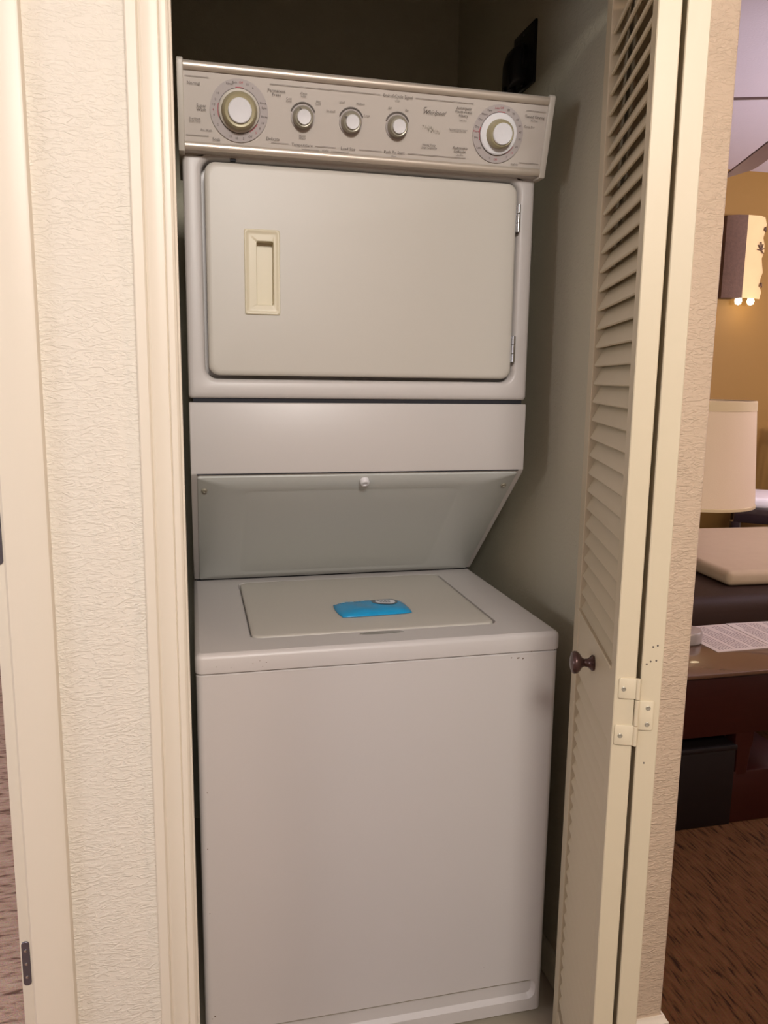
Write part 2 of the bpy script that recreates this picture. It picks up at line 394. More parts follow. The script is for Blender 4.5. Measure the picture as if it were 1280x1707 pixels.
loft(bm, [XZ(rr(0.014, 0.672, 0.060, 0.1055, 0.016), -0.004), XZ(rr(0.015, 0.671, 0.061, 0.1055, 0.016), 0.0), XZ(rr(0.021, 0.665, 0.069, 0.1050, 0.012), 0.009)])
cut(cabinet, bm)
link('toe_shade_line', B(0.028, 0.660, -0.0003, 0.004, 0.1045, 0.1060), 'greyring', lc)  # taupe strip draws the shade line under the toe step
for x, y in ((0.06, 0.06), (0.626, 0.06), (0.06, 0.64), (0.626, 0.64)):
    bm = bmesh.new(); lathe(bm, [(.018, .0065), (.02, .012), (.012, .016), (.012, .034)], (x, y, 0), (0, 0, 1), 16); link('levelling_foot', bm, 'black', lc)
# washer top with lid opening
bm = bmesh.new()
Lz = 0.8590
tp = lambda g, r=.014: rr(-0.0015+g, W+0.0015-g, -0.004+g, 0.700-g, r, 6)
lid = lambda g: rr(0.1025-g, 0.5835+g, 0.0730-g, 0.4790+g, 0.020, 6)
loft(bm, [XY(tp(.004), 0.8235), XY(tp(.0005), 0.8240), XY(tp(0), 0.8275), XY(tp(0), Lz-.010), XY(tp(.0012, .013), Lz-.0055), XY(tp(.004, .012), Lz-.0022), XY(tp(.009, .010), Lz),
          XY(lid(.0035), Lz), XY(lid(.0030), Lz-.004), XY(lid(.0028), Lz-.012)], True, True)
wt = link('washer_top', bm, 'enamel', lc, ang=45)
bm = bmesh.new()
loops = []
for k in range(7):
    a = k/6*PI/2; s = math.cos(a)
    loops.append([(0.3460 + 0.046*math.cos(q)*max(s, .02), 0.0590 + 0.0088*math.sin(q)*max(s, .3), Lz + 0.0005 - 0.009*math.sin(a)) for q in [2*PI*i/32 for i in range(32)]])
loops.insert(0, [(p[0], p[1], Lz+0.004) for p in loops[0]])
loft(bm, loops); cut(wt, bm)
for pl_ in wt.data.polygons:
    if abs(pl_.normal.z) > .999: pl_.use_smooth = False
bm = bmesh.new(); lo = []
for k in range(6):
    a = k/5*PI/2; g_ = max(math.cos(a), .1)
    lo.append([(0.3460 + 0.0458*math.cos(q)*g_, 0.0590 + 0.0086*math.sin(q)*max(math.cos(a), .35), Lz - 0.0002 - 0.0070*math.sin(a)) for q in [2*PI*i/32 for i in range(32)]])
loft(bm, lo, False, True); link('finger_recess_shade', bm, 'recess_shade', lc)  # added liner, its dark colour paints the shade inside the recess
bm = bmesh.new()
loft(bm, [XY(lid(-.001), Lz-.011), XY(lid(-.0004), Lz-.003), XY(lid(-.0010), Lz-.0002), XY(lid(-.0035), Lz+.0012), XY(lid(-.009), Lz+.0016), XY(lid(-.10), Lz+.0018)])
link('washer_lid', bm, 'enamel_door', lc, ang=60)
# dark line between cabinet and top
link('seam', B(0.006, W-0.006, 0.004, 0.69, 0.8205, 0.8250), 'gap', lc)
# chips and scuffs
def speck(x, y, z, r, ax, mt='rust'):
    b = bmesh.new(); q = Vector((0, 0, 1)).rotation_difference(Vector(ax))
    n = 7; L1 = []
    rad = [r*random.uniform(.5, 1.1) for _ in range(n)]
    f = lambda s, h: [Vector((x, y, z)) + q @ Vector((rad[i]*s*math.cos(2*PI*i/n), rad[i]*s*0.6*math.sin(2*PI*i/n), h)) for i in range(n)]
    loft(b, [f(1, -.0002), f(.8, .00025)]); link('chip', b, mt, lc)
for x, z, r in ((0.098, 0.838, .0018), (0.110, 0.842, .0014), (0.122, 0.8385, .0016), (0.115, 0.831, .0012), (0.035, 0.8365, .0012), (0.060, 0.833, .001)): speck(x, -0.004, z, r, (0, -1, 0))
for x, z, r in ((0.602, 0.8105, .0045), (0.612, 0.809, .003), (0.588, 0.812, .0025), (0.628, 0.8225, .0018), (0.014, 0.60, .002), (0.012, 0.49, .0016), (0.013, 0.36, .0018), (0.018, 0.144, .003), (0.013, 0.140, .0016), (0.030, 0.117, .0018), (0.034, 0.110, .001), (0.555, 0.052+.10, .0012)):
    speck(x, 0.0, z, r, (0, -1, 0))

# support housing: slanted below, flat band above
def yzprism(poly, x0, x1, bv=0.003):
    b = bmesh.new(); loft(b, [[(x0, y, z) for y, z in poly], [(x1, y, z) for y, z in poly]])
    if bv: bmesh.ops.bevel(b, geom=list(b.edges), offset=bv, segments=2, profile=0.5, affect='EDGES')
    return b
yd = 0.2055; ys, zs_ = 0.517, 0.8600
link('support_housing', yzprism([(yd, 1.287), (yd, 1.150), (yd+.012, 1.1385), (ys, zs_+.004), (0.72, zs_+.004), (0.72, 1.287)], 0.0, W, 0.0025), 'enamel', lc, ang=50)
link('base_gap', B(0.006, W-0.006, ys+0.004, 0.71, Lz+.0001, Lz+0.006), 'gap', lc)
# access panel on the slope, proud by 3 mm, with embossed field
sv = Vector((0, ys-(yd+.012), (zs_+.004)-1.1385)); SL = sv.length; sv.normalize(); sn = Vector((0, sv.z, -sv.y)); 
if sn.y > 0: sn = -sn
S0 = Vector((0, yd+.012, 1.1385))
def SP(L, h): return [S0 + Vector((u, 0, 0)) + sv*v + sn*h for u, v in L]
px0, px1, pv0, pv1 = 0.0125, 0.6725, -0.010, SL-0.004
bm = bmesh.new()
fld = lambda g: rr(0.105-g, 0.560+g, 0.040-g, SL-0.030+g, 0.02, 6)
loft(bm, [SP(rr(px0, px1, pv0, pv1, .004, 6), -0.001), SP(rr(px0, px1, pv0, pv1, .004, 6), 0.0030), SP(rr(px0+.001, px1-.001, pv0+.001, pv1-.001, .004, 6), 0.0040),
          SP(fld(.004), 0.0040), SP(fld(.001), 0.0036), SP(fld(-.002), 0.0034), SP(fld(-.006), 0.0038), SP(fld(-.06), 0.0038)])
ap = link('access_panel', bm, 'enamel_panel', lc, ang=60)
link('panel_seam', B(px0-.0015, px1+.0015, yd-0.0004, yd+0.02, 1.1478, 1.1500), 'gap', lc)
for u, v, r in ((0.025, 0.032, .0062), (0.655, 0.032, .0062)):
    bm = bmesh.new(); lathe(bm, [(r, -.0005), (r, .0018), (r*.8, .0035), (r*.45, .0038), (r*.35, .0022), (0.0004, .0022)], S0 + Vector((u, 0, 0)) + sv*v + sn*.0038, sn, 18); link('screw', bm, 'greyring', ap)
bm = bmesh.new(); lathe(bm, [(.0095, -.001), (.0098, .008), (.0085, .011), (.0052, .0115), (.0044, .008), (.0004, .008)], S0 + Vector((0.344, 0, 0)) + sv*0.006 + sn*.0035, sn, 24); link('bumper', bm, 'dialwhite', ap)

# dryer cabinet
dz0, dz1, dyb = 1.2946, 1.7400, 0.72
link('dryer_gap', B(0.008, W-0.008, yd+0.008, dyb-0.01, 1.2865, 1.2955), 'gap', lc)
bm = bmesh.new()
out = lambda g, r: rr(0.0+g, W-g, dz0+g, dz1-g, r, 6)
drh = lambda g: rr(0.0345-g, 0.6500+g, 1.3335-g, 1.7250+g, 0.022+g*.6, 6)
loft(bm, [XZ(out(.0, .006), dyb), XZ(out(0, .006), yd+.012), XZ(out(.0012, .008), yd+.005), XZ(out(.005, .010), yd+.0012), XZ(out(.011, .012), yd),
          XZ(drh(.010), yd), XZ(drh(.006), yd+.0015), XZ(drh(.002), yd+.007), XZ(drh(.0015), yd+.040)])
link('dryer_cabinet', bm, 'enamel', lc, ang=60)
# dryer door with a pocket handle
bm = bmesh.new()
dr = lambda g: rr(0.0385+g, 0.6450-g, 1.3385+g, 1.7200-g, 0.020, 6)
hx0, hx1, hz0, hz1 = 0.1120, 0.1680, 1.4570, 1.6010
loft(bm, [XZ(dr(0), yd+.015), XZ(dr(0), yd-.004), XZ(dr(.0015), yd-.0075), XZ(dr(.005), yd-.0092), XZ(dr(.010), yd-.0095),
          XZ(rr(hx0, hx1, hz0, hz1, .002, 6), yd-.0095), XZ(rr(hx0, hx1, hz0, hz1, .002, 6), yd+.014)], True, True)
dd = link('dryer_door', bm, 'enamel_door', lc, ang=60)
bm = bmesh.new()
hy = yd-.0095
hi = lambda g: rr(0.1300+g, 0.1610-g, 1.4700+g, 1.5850-g, .003, 6)
ho = lambda g: rr(0.1070+g, 0.1730-g, 1.4520+g, 1.6060-g, .004, 6)
loft(bm, [XZ(ho(0), hy-.0002), XZ(ho(0), hy-.002), XZ(ho(.0015), hy-.0035), XZ(ho(.004), hy-.0035), XZ(ho(.0055), hy-.0022), XZ(ho(.010), hy-.0022),
          XZ(hi(-.001), hy-.0020), XZ(hi(0), hy-.0010), XZ(hi(0.0005), hy+.020)], False, True)
link('door_handle', bm, 'plastic', dd, ang=40)
for z in (1.655, 1.399):
    bm = bmesh.new()
    x = 0.6485
    for k in range(3):
        lathe(bm, [(.0034, 0), (.0040, .0006), (.0040, .0164), (.0034, .017)], (x, yd-.0085, z-.0265+k*.0178), (0, 0, 1), 14)
    box(bm, x-.0055, x+.0055, yd-.006, yd+.004, z-.0265, z+.0265, .0006, 1)
    link('door_hinge', bm, 'chrome', dd)
bm = B(0.085, 0.095, yd-.003, yd+.004, 1.7235, 1.7285, .0006, 1); link('door_catch', bm, 'gap', lc)
# control console: slanted face between two end caps
A0 = Vector((0, 0.1819, 1.7322)); cv = Vector((0, -0.2597, 0.9657)); cn = Vector((0, -0.9657, -0.2597)); CL = 0.1398
def CP(u, v, h=0): return A0 + Vector((u, 0, 0)) + cv*v + cn*h
poly = [(0.1819, 1.7322), (0.1456, 1.8672), (0.150, 1.8700), (0.30, 1.8600), (0.40, 1.7322)]
bm = yzprism([(y+0.002, z) for y, z in poly], 0.004, 0.682, 0.0); console = link('control_console', bm, 'console', lc, ang=30)
capoly = [(0.1790, 1.7290), (0.1420, 1.8670), (0.1470, 1.8725), (0.30, 1.8640), (0.405, 1.7290)]
for x0, x1 in ((-0.0055, 0.0055), (0.6810, 0.6930)):
    link('end_cap', yzprism(capoly, x0, x1, 0.0018), 'cap', console, ang=50)
for v0, v1 in ((0.1255, 0.1395), (0.0, 0.0140)):
    b = bmesh.new(); pf = [(v0, .0002), (v0+.001, .0022), ((v0+v1)/2, .0042), (v1-.001, .0022), (v1, .0002)]
    loft(b, [[CP(u, v_, h) for v_, h in pf] for u in (0.0055, 0.681)]); link('brushed_strip', b, 'strip', console, ang=60)
# printing
def cring(u, v, r0, r1, h, a0=0, a1=360, n=40):
    b = bmesh.new(); ve = []
    full = a1-a0 >= 360; N = n if full else n+1
    for i in range(N):
        a = math.radians(a0+(a1-a0)*i/n); c, s = math.cos(a), math.sin(a)
        ve.append([b.verts.new(CP(u+r*c, v+r*s, hh)) for r, hh in ((r0, 0), (r0, h), (r1, h), (r1, 0))])
    for i in range(n if full else n):
        p, q = ve[i], ve[(i+1) % N]
        for k in range(3): b.faces.new((p[k], p[k+1], q[k+1], q[k]))
    return b
ink, red = bmesh.new(), bmesh.new()
def add(bmt, me_bm):
    me = bpy.data.meshes.new('t'); me_bm.to_mesh(me); me_bm.free(); bmt.from_mesh(me); bpy.data.meshes.remove(me)
def text(s, u, v, size, bmt=None, align='CENTER', rot=0, shear=0, h=0.0011, off=0.0):
    bmt = ink if bmt is None else bmt
    cu = bpy.data.curves.new('t', 'FONT'); cu.body = s; cu.size = size; cu.align_x = align; cu.align_y = 'CENTER'; cu.shear = shear; cu.offset = off; cu.resolution_u = 2
    cu.space_line = 0.85
    o = bpy.data.objects.new('t', cu); C.objects.link(o)
    dg = bpy.context.evaluated_depsgraph_get(); me = bpy.data.meshes.new_from_object(o.evaluated_get(dg))
    bpy.data.objects.remove(o)
    mw = Matrix((Vector((1,0,0)), cv, cn)).transposed().to_4x4(); mw.translation = CP(u, v, h)
    me.transform(mw @ Matrix.Rotation(math.radians(rot), 4, 'Z')); bmt.from_mesh(me); bpy.data.meshes.remove(me)
def line(u0, u1, v, t=0.0005):
    bm_ = bmesh.new(); loft(bm_, [[CP(u, v, 0.0002), CP(u, v, 0.0011), CP(u, v+t, 0.0011), CP(u, v+t, 0.0002)] for u in (u0, u1)]); add(ink, bm_)
S, SM = 0.0072, 0.0048
text('Normal', 0.0225, 0.1060, S); text('Super\nWash', 0.0350, 0.0690, S); text('Pre-Wash\nSoak Only', 0.0235, 0.0490, SM)
text('Pre-Wash', 0.0430, 0.0340, SM); text('Soak', 0.0600, 0.0205, S); text('Delicate', 0.1600, 0.0285, S); text('Permanent\nPress', 0.1650, 0.1030, S)
line(0.008, 0.048, 0.1165); line(0.008, 0.047, 0.0245)
line(0.153, 0.352, 0.1160); line(0.4190, 0.531, 0.1160); text('End-of-Cycle Signal', 0.3860, 0.1160, S); text('6 Sec', 0.3860, 0.1088, 0.004)
line(0.157, 0.188, 0.0225); text('Temperature', 0.2130, 0.0225, S); line(0.237, 0.275, 0.0225); text('Load Size', 0.2980, 0.0225, S); line(0.319, 0.362, 0.0225)
text('Push To Start', 0.3860, 0.0225, S); text('Dryer', 0.3860, 0.0160, 0.004); line(0.412, 0.527, 0.0225); text('Washer', 0.2560, 0.0165, 0.004)
line(0.212, 0.245, 0.0160, .0004); line(0.267, 0.300, 0.0160, .0004)
text('Cold\nCold', 0.1870, 0.0935, SM); text('Warm\nCold', 0.2130, 0.1040, SM); text('Hot\nCold', 0.2400, 0.0935, SM); text('Warm\nWarm', 0.2130, 0.0360, SM)
text('Ex-Small', 0.2630, 0.0820, SM); text('Small', 0.2830, 0.0980, SM); text('Medium', 0.3170, 0.0980, SM); text('Large', 0.3300, 0.0800, SM)
text('Off', 0.3720, 0.0955, SM); text('On', 0.4040, 0.0945, SM)
text('Whirlpool', 0.4560, 0.0950, 0.0105, shear=0.45); bm_ = cring(0.4400, 0.1000, .0030, .0034, .0011, 60, 250, 12); add(ink, bm_)
grn = bmesh.new(); text('THIN', 0.4460, 0.0690, 0.0105, bmt=grn, shear=0.2, rot=-4, off=-0.0002); text('TWIN', 0.4590, 0.0640, 0.0095, bmt=grn, rot=-4, off=-0.0002)
text('Heavy Duty\nLarge Capacity', 0.4520, 0.0380, 0.0054)
text('Automatic\nPerm Press\nHeavy', 0.5140, 0.1010, S); text('Less Dry', 0.5140, 0.0865, 0.004)
text('Automatic Drying Control\nSaves Energy and Time', 0.5060, 0.0690, 0.0034)
text('Automatic\nDelicate', 0.5140, 0.0365, S); text('Less Dry', 0.5140, 0.0275, 0.004)
text('Timed Drying', 0.6560, 0.1035, S); text('No Heat', 0.6560, 0.0970, 0.004); text('Damp Dry', 0.6480, 0.0860, SM); text('Fluff Air', 0.6270, 0.0185, SM)
line(0.638, 0.677, 0.1135); line(0.637, 0.676, 0.0225)
def dial(cu_, marks, reds, name, skirt, cap_off, R=0.0505):
    d = link(name, cring(cu_, 0.0690, 0.0340, R, 0.0007, n=48), 'dialgrey', console); 
    for ang, tx in marks:
        a = math.radians(ang); text(tx, cu_+0.0445*math.cos(a), 0.0690+0.0445*math.sin(a), 0.0052, bmt=(red if ang in reds else ink), h=0.0014)
    add(red, cring(cu_, 0.069, skirt+.0005, skirt+.0016, .0016, 78, 100, 6)); add(red, cring(cu_, 0.069, skirt+.0005, skirt+.0016, .0016, 165, 200, 8)); add(red, cring(cu_, 0.069, skirt+.0005, skirt+.0016, .0016, 300, 330, 8))
    add(ink, cring(cu_, 0.069, skirt, skirt+.0006, .0014))
    return d
wd = dial(0.1000, [(112, 'Rinse'), (100, 'Spin'), (86, 'Off'), (72, '10'), (58, '6'), (146, '14'), (160, '12'), (171, '10'), (182, '8'), (192, '6'), (214, '2'), (10, 'Spin'), (20, 'Rinse'), (352, 'Rinse'), (338, '14'), (325, '8'), (312, '5'), (250, '15'), (264, '10'), (280, '5'), (296, 'Off')], (86, 182, 312), 'washer_timer_dial', .0360, 0)
dt = dial(0.5865, [(100, 'Less'), (88, 'Off'), (70, '80'), (55, '70'), (38, '60'), (22, '50'), (8, '40'), (352, '30'), (334, '20'), (316, '10'), (300, '5'), (270, 'Off'), (255, '5'), (216, 'Less'), (192, 'Dry'), (178, 'More'), (168, 'Dry'), (150, 'Dry'), (135, 'More'), (120, 'Very')], (88, 100, 178, 316, 270), 'dryer_timer_dial', .0370, 0)
for nm_, b_, mt_ in (('lettering', ink, 'ink'), ('red_lettering', red, 'ink_red'), ('grey_lettering', grn, 'greyring')):
    link(nm_, b_, mt_, console, smooth=False)['kind'] = 'stuff'
def knob(name, u, v, skirt, ring, cap, parent, ringmat, h=0.022, label=None):
    o = CP(u, v, 0.0008); k = None
    if skirt:
        b = bmesh.new(); lathe(b, [(skirt, 0), (skirt, .004), (skirt-.002, .0056), (ring, .0062), (.0005, .0062)], o, cn, 48); k = link(name, b, 'cap' if skirt < .036 else 'dialwhite', console)
        o2 = o + cn*.006
    else: o2 = o
    b = bmesh.new(); lathe(b, [(ring*1.04, 0), (ring*1.04, .003), (ring, .006), (ring*.98, h-.006), (ring*.93, h-.002), (ring*.86, h), (cap*1.05, h-.001), (.0005, h-.001)], o2, cn, 40)
    r_ = link(name if k is None else 'ring', b, ringmat, console if k is None else k)
    if k is None: k = r_
    b = bmesh.new(); lathe(b, [(cap, h-.003), (cap, h+.0022), (cap*.93, h+.0040), (cap*.80, h+.0038), (.0005, h+.0030)], o2, cn, 36); link('knob_cap', b, 'dialwhite', k)
    if label: k['label'] = label
    return k
knob('timer_knob', 0.1000, 0.0690, .0350, .0300, .0205, lc, 'gold', 0.017, 'large white and champagne timer knob')
knob('timer_knob', 0.5865, 0.0690, .0365, .0250, .0190, lc, 'gold', 0.018)
for u, v, a in ((0.2130, 0.0680, 118), (0.3010, 0.0670, 150), (0.3880, 0.0665, 0)):
    link('dial_arc', cring(u, v+.001, .0215, .0238, .0012, 22, 158, 24), 'ink', console)
    link('dial_base', cring(u, v, .001, .0215, .0009, n=36), 'dialgrey', console)
    k = knob('selector_knob', u, v, None, .0182, .0125, lc, 'greyring', 0.016)
    if a:
        d = Vector((math.cos(math.radians(a)), math.sin(math.radians(a)))); b = bmesh.new()
        pp = [(.0170, -.0008), (.0170, .0008), (.0120, .0022), (.0120, -.0022)]
        f = lambda h: [CP(u + d.x*p - d.y*q, v + d.y*p + d.x*q, h) for p, q in pp]
        loft(b, [f(.012), f(.0176)]); link('pointer', b, 'ink', k)

# ================================================================ WIPES PACKET ON THE LID
pk = empty('wipes_packet', (0.3600, 0.2060, 0.8608))
tag(pk, 'bright blue soft packet of wipes lying on the washer lid', 'packet')
bm = bmesh.new(); NX, NY = 26, 14; LX, LY = 0.0770, 0.0480
top, bot = [], []
def pk_h(a, b):
    fx = max(0, 1-abs(a)**5); fy = max(0, 1-abs(b)**4)
    return 0.0100*(fx*fy)**0.8 + 0.0007*math.sin(9*a+3*b)*fx*fy
for j in range(NY+1):
    rt, rb = [], []
    for i in range(NX+1):
        a, b = -1+2*i/NX, -1+2*j/NY
        sx = 1-0.05*b*b*abs(a) ; x = LX*a*sx; y = LY*b*(1-0.10*abs(a)**6)
        crimp = 0.0008*math.sin(b*26) if abs(a) > .93 else 0
        rt.append(bm.verts.new((x, y, pk_h(a, b)+0.0022+crimp))); rb.append(bm.verts.new((x, y, 0.0012+crimp*.5)))
    top.append(rt); bot.append(rb)
for G in (top, bot):
    for j in range(NY):
        for i in range(NX): bm.faces.new((G[j][i], G[j][i+1], G[j+1][i+1], G[j+1][i]))
ring = [(0, i) for i in range(NX+1)] + [(j, NX) for j in range(1, NY+1)] + [(NY, i) for i in range(NX-1, -1, -1)] + [(j, 0) for j in range(NY-1, 0, -1)]
for k in range(len(ring)):
    a, b = ring[k], ring[(k+1) % len(ring)]
    bm.faces.new((top[a[0]][a[1]], top[b[0]][b[1]], bot[b[0]][b[1]], bot[a[0]][a[1]]))
body = link('film_body', bm, 'blue', pk, ang=60)
def on_pk(x, y): return Vector((x, y, pk_h(x/LX, y/LY)+0.0022))
def pk_disc(cx, cy, r0x, r0y, name, mt, lift, parent):
    b = bmesh.new(); c = b.verts.new(on_pk(cx, cy)+Vector((0,0,lift))); prev = [c]
    rings = []
    for s in (0.35, 0.7, 1.0):
        rings.append([b.verts.new(on_pk(cx+r0x*s*math.cos(2*PI*i/28), cy+r0y*s*math.sin(2*PI*i/28))+Vector((0,0,lift))) for i in range(28)])
    for i in range(28): b.faces.new((c, rings[0][i], rings[0][(i+1) % 28]))
    for A_, B_ in zip(rings, rings[1:]):
        for i in range(28): b.faces.new((A_[i], B_[i], B_[(i+1) % 28], A_[(i+1) % 28]))
    return link(name, b, mt, parent)
lab = pk_disc(0.030, 0.012, 0.0280, 0.0260, 'round_label', 'greydk', 0.0006, pk)
pk_disc(0.0305, 0.0085, 0.0215, 0.0175, 'label_field', 'white', 0.0011, lab)
b = bmesh.new()
for x0, x1, y in ((0.015, 0.045, 0.013), (0.018, 0.042, 0.002)):
    for k in range(4):
        xa = x0+(x1-x0)*k/4; xb = xa+(x1-x0)/4*.7
        z = 0.0017
        loft(b, [[on_pk(xa, y)+Vector((0,0,z)), on_pk(xb, y)+Vector((0,0,z)), on_pk(xb, y+.004)+Vector((0,0,z)), on_pk(xa, y+.004)+Vector((0,0,z))],
                 [on_pk(xa, y)+Vector((0,0,z+.0002)), on_pk(xb, y)+Vector((0,0,z+.0002)), on_pk(xb, y+.004)+Vector((0,0,z+.0002)), on_pk(xa, y+.004)+Vector((0,0,z+.0002))]])
link('label_print', b, 'greydk', lab, smooth=False)
b = bmesh.new()
for k, (xa, xb, y) in enumerate(((-0.060, -0.053, 0.022), (-0.050, -0.045, 0.024), (-0.042, -0.034, 0.022), (-0.030, -0.022, 0.024), (-0.018, -0.010, 0.022))):
    q = [on_pk(xa, y), on_pk(xb, y), on_pk(xb, y+.007), on_pk(xa, y+.007)]
    loft(b, [[p+Vector((0,0,.0008)) for p in q], [p+Vector((0,0,.0011)) for p in q]])
link('film_print', b, 'blue_lt', pk, smooth=False)
pk.rotation_euler = (0, 0, math.radians(3))

# ================================================================ DRYER OUTLET AND PLUG
po = empty('power_outlet', (0.76, 0.46, 1.985))
tag(po, 'black square dryer outlet plate on the closet side wall', 'outlet')
YZ = lambda L, x: [(x, u, v) for u, v in L]
bm = bmesh.new()
loft(bm, [YZ(rr(-.060, .060, 0, .130, .004), 0.0), YZ(rr(-.060, .060, 0, .130, .004), -.004), YZ(rr(-.057, .057, .003, .127, .004), -.0065)])
link('wall_plate', bm, 'black', po)
bm = bmesh.new(); lathe(bm, [(.034, -.006), (.034, .012), (.031, .015), (.001, .015)], (-.004, 0.005, .066), (-1, 0, 0), 28); link('socket', bm, 'black', po)
for z in (.012, .118):
    bm = bmesh.new(); lathe(bm, [(.004, 0), (.0035, .0015), (.0004, .0016)], (-.006, 0, z), (-1, 0, 0), 10); link('screw', bm, 'steel', po)
pg = empty('power_plug', (0.735, 0.475, 1.985)); tag(pg, 'black right-angle plug and cord in the dryer outlet', 'plug')
bm = bmesh.new()
loft(bm, [YZ(rr(-.034, .030, .012, .094, .010), .018), YZ(rr(-.034, .030, .010, .094, .012), .004), YZ(rr(-.030, .026, .004, .086, .014), -.008), YZ(rr(-.022, .020, -.004, .066, .012), -.016)])
link('plug_body', bm, 'black', pg, ang=50)
bm = bmesh.new(); tube(bm, [(-.004, 0, .02), (-.006, 0, -.02), (-.012, 0.004, -.07), (-.028, .03, -.14), (-.030, .07, -.22), (-.030, .15, -.32), (-.030, .26, -.45), (-.030, .30, -.7), (-.030, .31, -1.2)], .009, 12)
link('cord', bm, 'black', pg)
bm = bmesh.new(); box(bm, -.016, .006, -.013, .013, -.022, .014, .004); link('strain_relief', bm, 'black', pg)

# ================================================================ LIVING ROOM BEYOND THE CORNER
tb = empty('side_table', (1.42, 0.77, 0))
tag(tb, 'dark cherry side table with polished top beyond the wall corner', 'table')
link('tabletop', B(-.42, .44, -.21, .22, .488, .500, .003), 'woodtop', tb)
link('apron', B(-.38, .40, -.190, -.172, .295, .488, .003), 'wood', tb)
link('apron', B(-.38, .40, .172, .190, .295, .488, .003), 'wood', tb)
link('apron', B(.382, .40, -.172, .172, .295, .488, .003), 'wood', tb); link('apron', B(-.38, -.362, -.172, .172, .295, .488, .003), 'wood', tb)
for x, y in ((.185, -.165), (-.35, -.165), (.185, .165), (-.35, .165)):
    bm = bmesh.new(); q = .024
    loft(bm, [XY(rr(x-q*.5, x+q*.5, y-q*.5, y+q*.5, .003, 3), 0), XY(rr(x-q, x+q, y-q, y+q, .003, 3), .24), XY(rr(x-q*1.3, x+q*1.3, y-q*1.0, y+q*1.0, .003, 3), .262), XY(rr(x-q*1.3, x+q*1.3, y-q, y+q, .003, 3), .30)])
    link('leg', bm, 'wood', tb)
link('under_box', B(-.37, .158, -.190, .15, 0.0, .245, .005), 'blackbox', tb)  # separate black box standing under the table, only grouped with it
link('carpet_shade_box', B(.159, .42, -.185, .15, 0.0, .17, .006), 'wood', tb)  # dark box added where the carpet lies in shade
link('under_box_top', B(-.375, .160, -.195, .155, .245, .262, .005), 'blackbox', tb)

def sheet(name, label, p, rot, wd_, hd, z):
    s = empty(name, (p[0], p[1], z)); tag(s, label, 'paper')
    link('page', B(0, wd_, 0, hd, 0.0, .0012), 'paper', s, smooth=False)
    b = bmesh.new(); r = random.Random(hash(label) % 97 if False else len(label))
    n = 17
    for i in range(n):
        x = wd_*(0.09+0.84*i/n); yy = hd*0.07
        if i in (5, 11): continue
        while yy < hd*(0.93 if i % 5 else 0.6):
            L_ = r.uniform(.008, .030); box(b, x, x+wd_*.020, yy, min(yy+L_, hd*.94), .0012, .0015); yy += L_+.004
    link('printed_lines', b, 'print', s, smooth=False)
    s.rotation_euler = (0, 0, math.radians(rot))
sheet('printed_sheet', 'printed sheet lying nearest the front edge of the side table', (1.595, 0.725), 1, 0.216, 0.250, 0.5002)
sheet('printed_sheet', 'printed sheet half under the front sheet against the sofa side', (1.800, 0.738), -2, 0.20, 0.24, 0.5020)

lp = empty('table_lamp', (1.553, 0.850, 0.5005)); tag(lp, 'cream drum shade table lamp on the side table', 'lamp')
bm = bmesh.new(); lathe(bm, [(.056, 0), (.059, .004), (.059, .034), (.055, .040), (.040, .044), (.010, .050)], (0, 0, 0), (0, 0, 1), 36); link('foot', bm, 'pewter', lp)
bm = bmesh.new(); lathe(bm, [(.009, .044), (.010, .08), (.010, .22), (.008, .28), (.007, .60)], (0, 0, 0), (0, 0, 1), 20); link('stem', bm, 'pewter', lp)
bm = bmesh.new(); lathe(bm, [(.180, .458), (.1785, .462), (.159, .780), (.1575, .780), (.1770, .458)], (0, 0, 0), (0, 0, 1), 56, cap=False)
sh = link('lamp_shade', bm, 'shade', lp, ang=60)
for r_, z0, z1 in ((.1605, .752, .783), (.1805, .455, .466)):
    bm = bmesh.new(); rb = r_ + (.0014 if z0 > .7 else 0)
    lathe(bm, [(rb-.004, z0), (rb, z0+.001), (r_, z1-.002), (r_-.002, z1), (r_-.005, z1-.001)], (0, 0, 0), (0, 0, 1), 56, cap=False); link('shade_rim', bm, 'shade_rim', sh)
bm = bmesh.new()
for k in range(3):
    a = k*2*PI/3; tube(bm, [(0, 0, .60), (.156*math.cos(a), .156*math.sin(a), .765)], .002, 6)
link('shade_spider', bm, 'pewter', sh)
bm = bmesh.new(); lathe(bm, [(.013, .60), (.03, .64), (.03, .66), (.001, .69)], (0, 0, 0), (0, 0, 1), 16); link('bulb', bm, 'cushion', lp)

sf = empty('sofa', (2.35, 1.45, 0)); tag(sf, 'dark brown leather sofa behind the side table', 'sofa')
link('base', B(-.85, .85, -.42, .45, .08, .44, .02, 3), 'leather', sf)
link('arm', B(-.85, .85, -.44, .10, .10, .585, .05, 5), 'leather', sf)
link('arm_piping', B(-.80, .30, -.447, -.437, .455, .462, .002), 'cream_fabric', sf)
link('seat_cushion', B(-.82, .80, .105, .43, .40, .585, .04, 4), 'leather', sf)
for x, y in ((-.78, -.36), (.78, -.36), (-.78, .38), (.78, .38)):
    bm = bmesh.new(); lathe(bm, [(.02, 0), (.028, .085)], (x, y, 0), (0, 0, 1), 14); link('leg', bm, 'espresso', sf)
th = empty('bench_cushion', (1.93, 1.14, 0.5865)); tag(th, 'oat coloured long cushion lying on the brown sofa', 'cushion')
bm = bmesh.new(); box(bm, 0, 0.85, 0, 0.84, 0, .060, .022, 4); c_ = link('cushion_body', bm, 'cream_fabric', th)
bm = bmesh.new(); tube(bm, [(.015, .015, .03), (.835, .015, .03), (.835, .825, .03), (.015, .825, .03), (.015, .015, .03)], .004, 6); link('piping', bm, 'cream_fabric', th)
th.rotation_euler = (0, 0, math.radians(-3))

